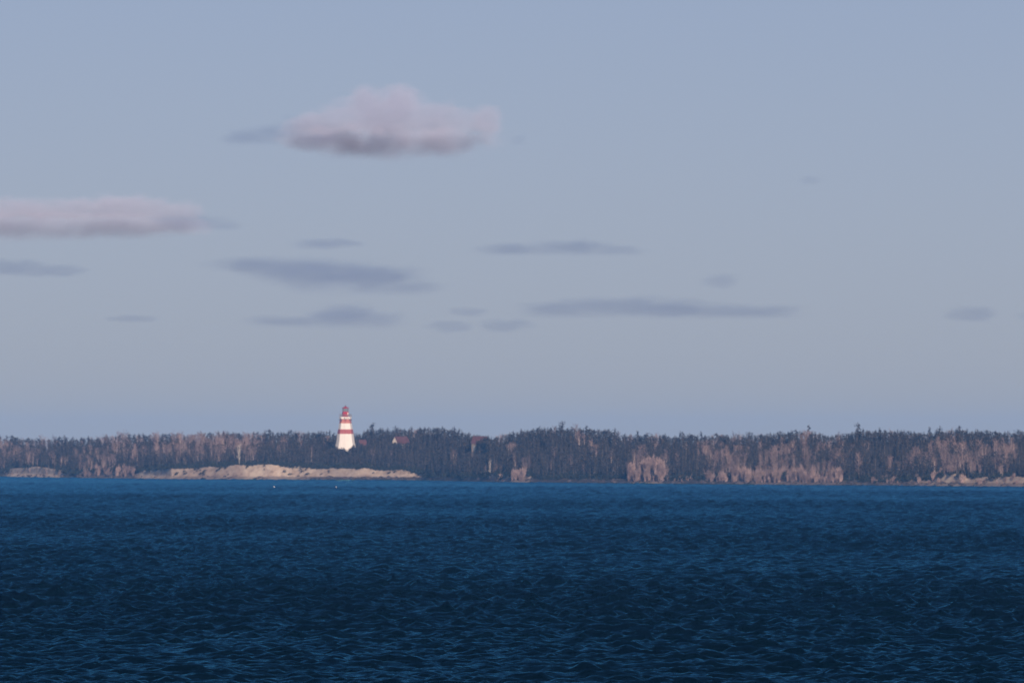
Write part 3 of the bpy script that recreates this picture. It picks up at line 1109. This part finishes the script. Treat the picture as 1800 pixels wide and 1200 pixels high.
def cloud(lobes, base, sigma, soft, label, albedo=(0.60, 0.67, 0.92), noise_amp=0.75, noise_scale=1.0, depth=1.0, group=None, belly=None):  # bluish default albedo stands in for airlight in front of the clouds
    """lobes: (px, py, half width px, half height px); base: photo row of the flat underside or None"""
    S = PIX * CLOUD_D
    cx = sum(l[0] for l in lobes) / len(lobes)
    cy = sum(l[1] for l in lobes) / len(lobes)
    org = Vector((px_x(cx, CLOUD_D), CLOUD_D, px_z(cy, CLOUD_D)))
    L = []
    for px, py, hw, hh, *back in lobes:
        L.append(((px - cx) * S, back[0] if back else 0.0, (cy - py) * S, hw * 1.2 * S, max(hw * 0.7, hh * 1.3) * S * depth, hh * 1.25 * S))
    bm = bmesh.new()
    for x, y, z, a, b, c in L:
        for i in range(10):
            for j in range(-3, 4):
                th, ph = 2 * PI * i / 10, PI / 2 * j / 3
                k = 1.3
                bm.verts.new((x + a * k * math.cos(ph) * math.cos(th), y + b * k * math.cos(ph) * math.sin(th), z + c * k * math.sin(ph)))
    res = bmesh.ops.convex_hull(bm, input=bm.verts)
    bmesh.ops.delete(bm, geom=list({e for e in res["geom_interior"] + res["geom_unused"] if isinstance(e, bmesh.types.BMVert)}), context='VERTS')
    m = Nodes("cloud_vapour")
    m.n.remove(m.bsdf)
    tc = m.add("ShaderNodeTexCoord")
    vec = tc.outputs["Object"]
    hh0 = max(l[5] for l in L)
    cut = False
    f = None
    sep0 = m.add("ShaderNodeSeparateXYZ")
    m.l.new(vec, sep0.inputs[0])
    for x, y, z, a, b, c in L:
        if belly is not None and y > 100 and f is not None and not cut:
            f = mix_base(m, f, sep0, (cy - belly) * S, hh0 * 0.5)     # the sunlit heap ends here; the base lies farther back
            cut = True
        d = m.vmath('SUBTRACT', vec, (x, y, z))
        q = m.vmath('MULTIPLY', d.outputs[0], (1 / a, 1 / b, 1 / c))
        ln = m.vmath('LENGTH', q.outputs[0], (0, 0, 0))
        v = m.math('SUBTRACT', 1.0, ln.outputs["Value"])
        f = v if f is None else m.math('SMOOTH_MAX', f, v, 0.25)
    mp = m.add("ShaderNodeMapping")
    mp.inputs["Scale"].default_value = ((0.6, 0.6, 1.0) if belly else (0.32, 0.4, 1.0))
    mp.inputs["Location"].default_value = (cx * 3.0, cy * 2.0, cx)
    m.l.new(vec, mp.inputs["Vector"])
    nz = m.noise(mp.outputs[0], noise_scale * 1.2 / hh0, 9, 0.62)
    f = m.math('ADD', f, m.math('MULTIPLY_ADD', nz.outputs["Fac"], noise_amp * 2, -noise_amp))
    if base is not None:
        sep = m.add("ShaderNodeSeparateXYZ")
        m.l.new(vec, sep.inputs[0])
        zb = (cy - base) * S
        n2 = m.noise(mp.outputs[0], 0.5 * noise_scale / hh0, 3)
        bz = m.math('MULTIPLY_ADD', sep.outputs["Z"], 1 / (hh0 * 0.7), -zb / (hh0 * 0.7))
        bz = m.math('ADD', bz, m.math('MULTIPLY_ADD', n2.outputs["Fac"], 0.8, -0.4))
        f = m.math('MINIMUM', f, bz)
        thin = m.math('MULTIPLY_ADD', sep.outputs["Z"], 0.7 / hh0, 0.35 - zb * 0.7 / hh0)     # the underside is thinner
        f = m.math('MULTIPLY', f, m.math('MINIMUM', m.math('MAXIMUM', thin, 0.35), 1.0))
    mr = m.add("ShaderNodeMapRange", interpolation_type='SMOOTHSTEP')
    mr.inputs["From Min"].default_value = 0.0
    mr.inputs["From Max"].default_value = soft
    mr.inputs["To Max"].default_value = sigma
    m.l.new(f, mr.inputs["Value"])
    pv = m.add("ShaderNodeVolumePrincipled")
    pv.inputs["Color"].default_value = (*albedo, 1)
    pv.inputs["Anisotropy"].default_value = -0.25 if belly else 0.05
    m.l.new(mr.outputs[0], pv.inputs["Density"])
    m.l.new(pv.outputs[0], m.out.inputs["Volume"])
    o = link("cloud", bm_mesh(bm, "cloud"), m.mat, None, org)
    return tag(o, label, "cloud", group)


def mix_base(m, f, sep, z0, span):
    return m.math('MINIMUM', f, m.math('MULTIPLY_ADD', sep.outputs["Z"], 1 / span, -z0 / span))


SHADE_GREY = (0.28, 0.46, 0.92)  # dark albedo for clouds out of the sun: their shade is in the colour
cloud([(675, 203, 80, 48, -120.0), (620, 212, 62, 38, -120.0), (735, 212, 65, 40, -110.0), (560, 226, 62, 26, -110.0), (800, 226, 58, 28, -100.0), (852, 222, 36, 30, -60.0), (700, 180, 40, 28, -90.0), (645, 182, 34, 26, -90.0),
       (675, 250, 120, 34, 240.0), (570, 247, 85, 22, 130.0), (790, 248, 80, 26, 130.0), (850, 245, 40, 20, 110.0), (530, 240, 50, 18, 140.0)], 285, 0.0094, 0.5,
      "big pink-topped cumulus cloud with a blue base, highest in the sky", belly=242, noise_amp=0.95, noise_scale=1.35)
cloud([(200, 368, 110, 24, -90.0), (280, 374, 75, 22, -90.0), (120, 374, 80, 22, -90.0), (20, 374, 100, 26, -60.0), (200, 396, 120, 24, 150.0), (90, 397, 110, 26, 150.0), (0, 398, 110, 28, 150.0), (300, 396, 80, 17, 120.0)], 427, 0.0072, 0.52,
      "wide pink-topped cloud at the left edge of the sky", belly=387, noise_amp=0.9, noise_scale=1.1)
cloud([(438, 244, 58, 15), (478, 238, 50, 20), (520, 234, 52, 26), (565, 240, 45, 24)], 262, 0.0055, 0.6, "blue-grey ragged left tail of the big pink cumulus, shade in its colour", SHADE_GREY)  # part of the cumulus, built apart so its shade can be coloured in
cloud([(320, 390, 60, 20), (355, 394, 55, 16), (392, 399, 40, 10)], 410, 0.0045, 0.6, "blue-grey tail at the right end of the wide pink cloud, shade in its colour", SHADE_GREY)  # shaded end of the wide cloud, split off and darkened by albedo
cloud([(450, 466, 90, 15), (530, 475, 110, 24), (590, 485, 110, 30), (650, 490, 100, 30), (715, 508, 80, 17)], 526, 0.0042, 0.6, "long blue-grey cloud below the big pink cumulus", SHADE_GREY)
cloud([(575, 428, 65, 10)], None, 0.0042, 0.6, "faint grey wisp just above the long blue-grey cloud", SHADE_GREY)
cloud([(900, 440, 75, 13), (960, 440, 60, 12), (1010, 437, 80, 16), (1080, 442, 60, 12)], 453, 0.0042, 0.6, "thin flat cloud in mid sky right of the lighthouse", SHADE_GREY)
cloud([(510, 566, 80, 13), (600, 560, 85, 25), (655, 566, 65, 19)], 583, 0.0042, 0.6, "low blue-grey cloud directly above the lighthouse", SHADE_GREY)
cloud([(980, 546, 80, 16), (1060, 541, 80, 22), (1110, 540, 80, 22), (1190, 546, 100, 20), (1260, 549, 80, 16), (1330, 551, 85, 16)], 565, 0.0042, 0.6, "longest low flat cloud right of centre", SHADE_GREY)
cloud([(822, 548, 40, 9)], None, 0.0045, 0.6, "upper one of the little wisps between the two low clouds", SHADE_GREY)
cloud([(790, 574, 45, 11)], None, 0.0045, 0.6, "lower left wisp between the two low clouds", SHADE_GREY)
cloud([(890, 571, 50, 13)], None, 0.0042, 0.6, "lower right wisp between the two low clouds", SHADE_GREY)
cloud([(20, 470, 75, 15), (90, 476, 65, 12)], None, 0.0042, 0.6, "thin grey cloud at the left edge below the wide pink one", SHADE_GREY)
cloud([(1268, 494, 38, 14)], None, 0.0042, 0.6, "small grey puff alone above the right end of the longest low cloud", SHADE_GREY)
cloud([(1705, 552, 52, 14)], None, 0.0042, 0.6, "small grey cloud low on the right", SHADE_GREY)
cloud([(1812, 556, 28, 9)], None, 0.0042, 0.6, "scrap of cloud cut by the right edge", SHADE_GREY)
cloud([(1424, 317, 24, 9)], None, 0.004, 0.6, "tiny faint puff high on the right", SHADE_GREY)
cloud([(912, 247, 16, 10)], None, 0.004, 0.6, "tiny shred right beside the big pink cumulus", SHADE_GREY)
cloud([(232, 560, 50, 7)], None, 0.004, 0.6, "faint streak low on the left", SHADE_GREY)


# ------------------------------------------------------------------ haze
def build_haze():
    bm = bmesh.new()
    box(bm, -3600, 3600, -60, 7300, -4.0, 25.6)
    m = Nodes("haze_air")
    m.n.remove(m.bsdf)
    pv = m.add("ShaderNodeVolumePrincipled")
    pv.inputs["Color"].default_value = (0.09, 0.34, 0.94, 1)
    pv.inputs["Density"].default_value = 3.9e-5
    pv.inputs["Anisotropy"].default_value = -0.3
    m.l.new(pv.outputs[0], m.out.inputs["Volume"])
    o = link("haze", bm_mesh(bm, "haze"), m.mat)
    tag(o, "thin blue sea haze between the viewer and the far shore", "haze", kind='stuff')


build_haze()
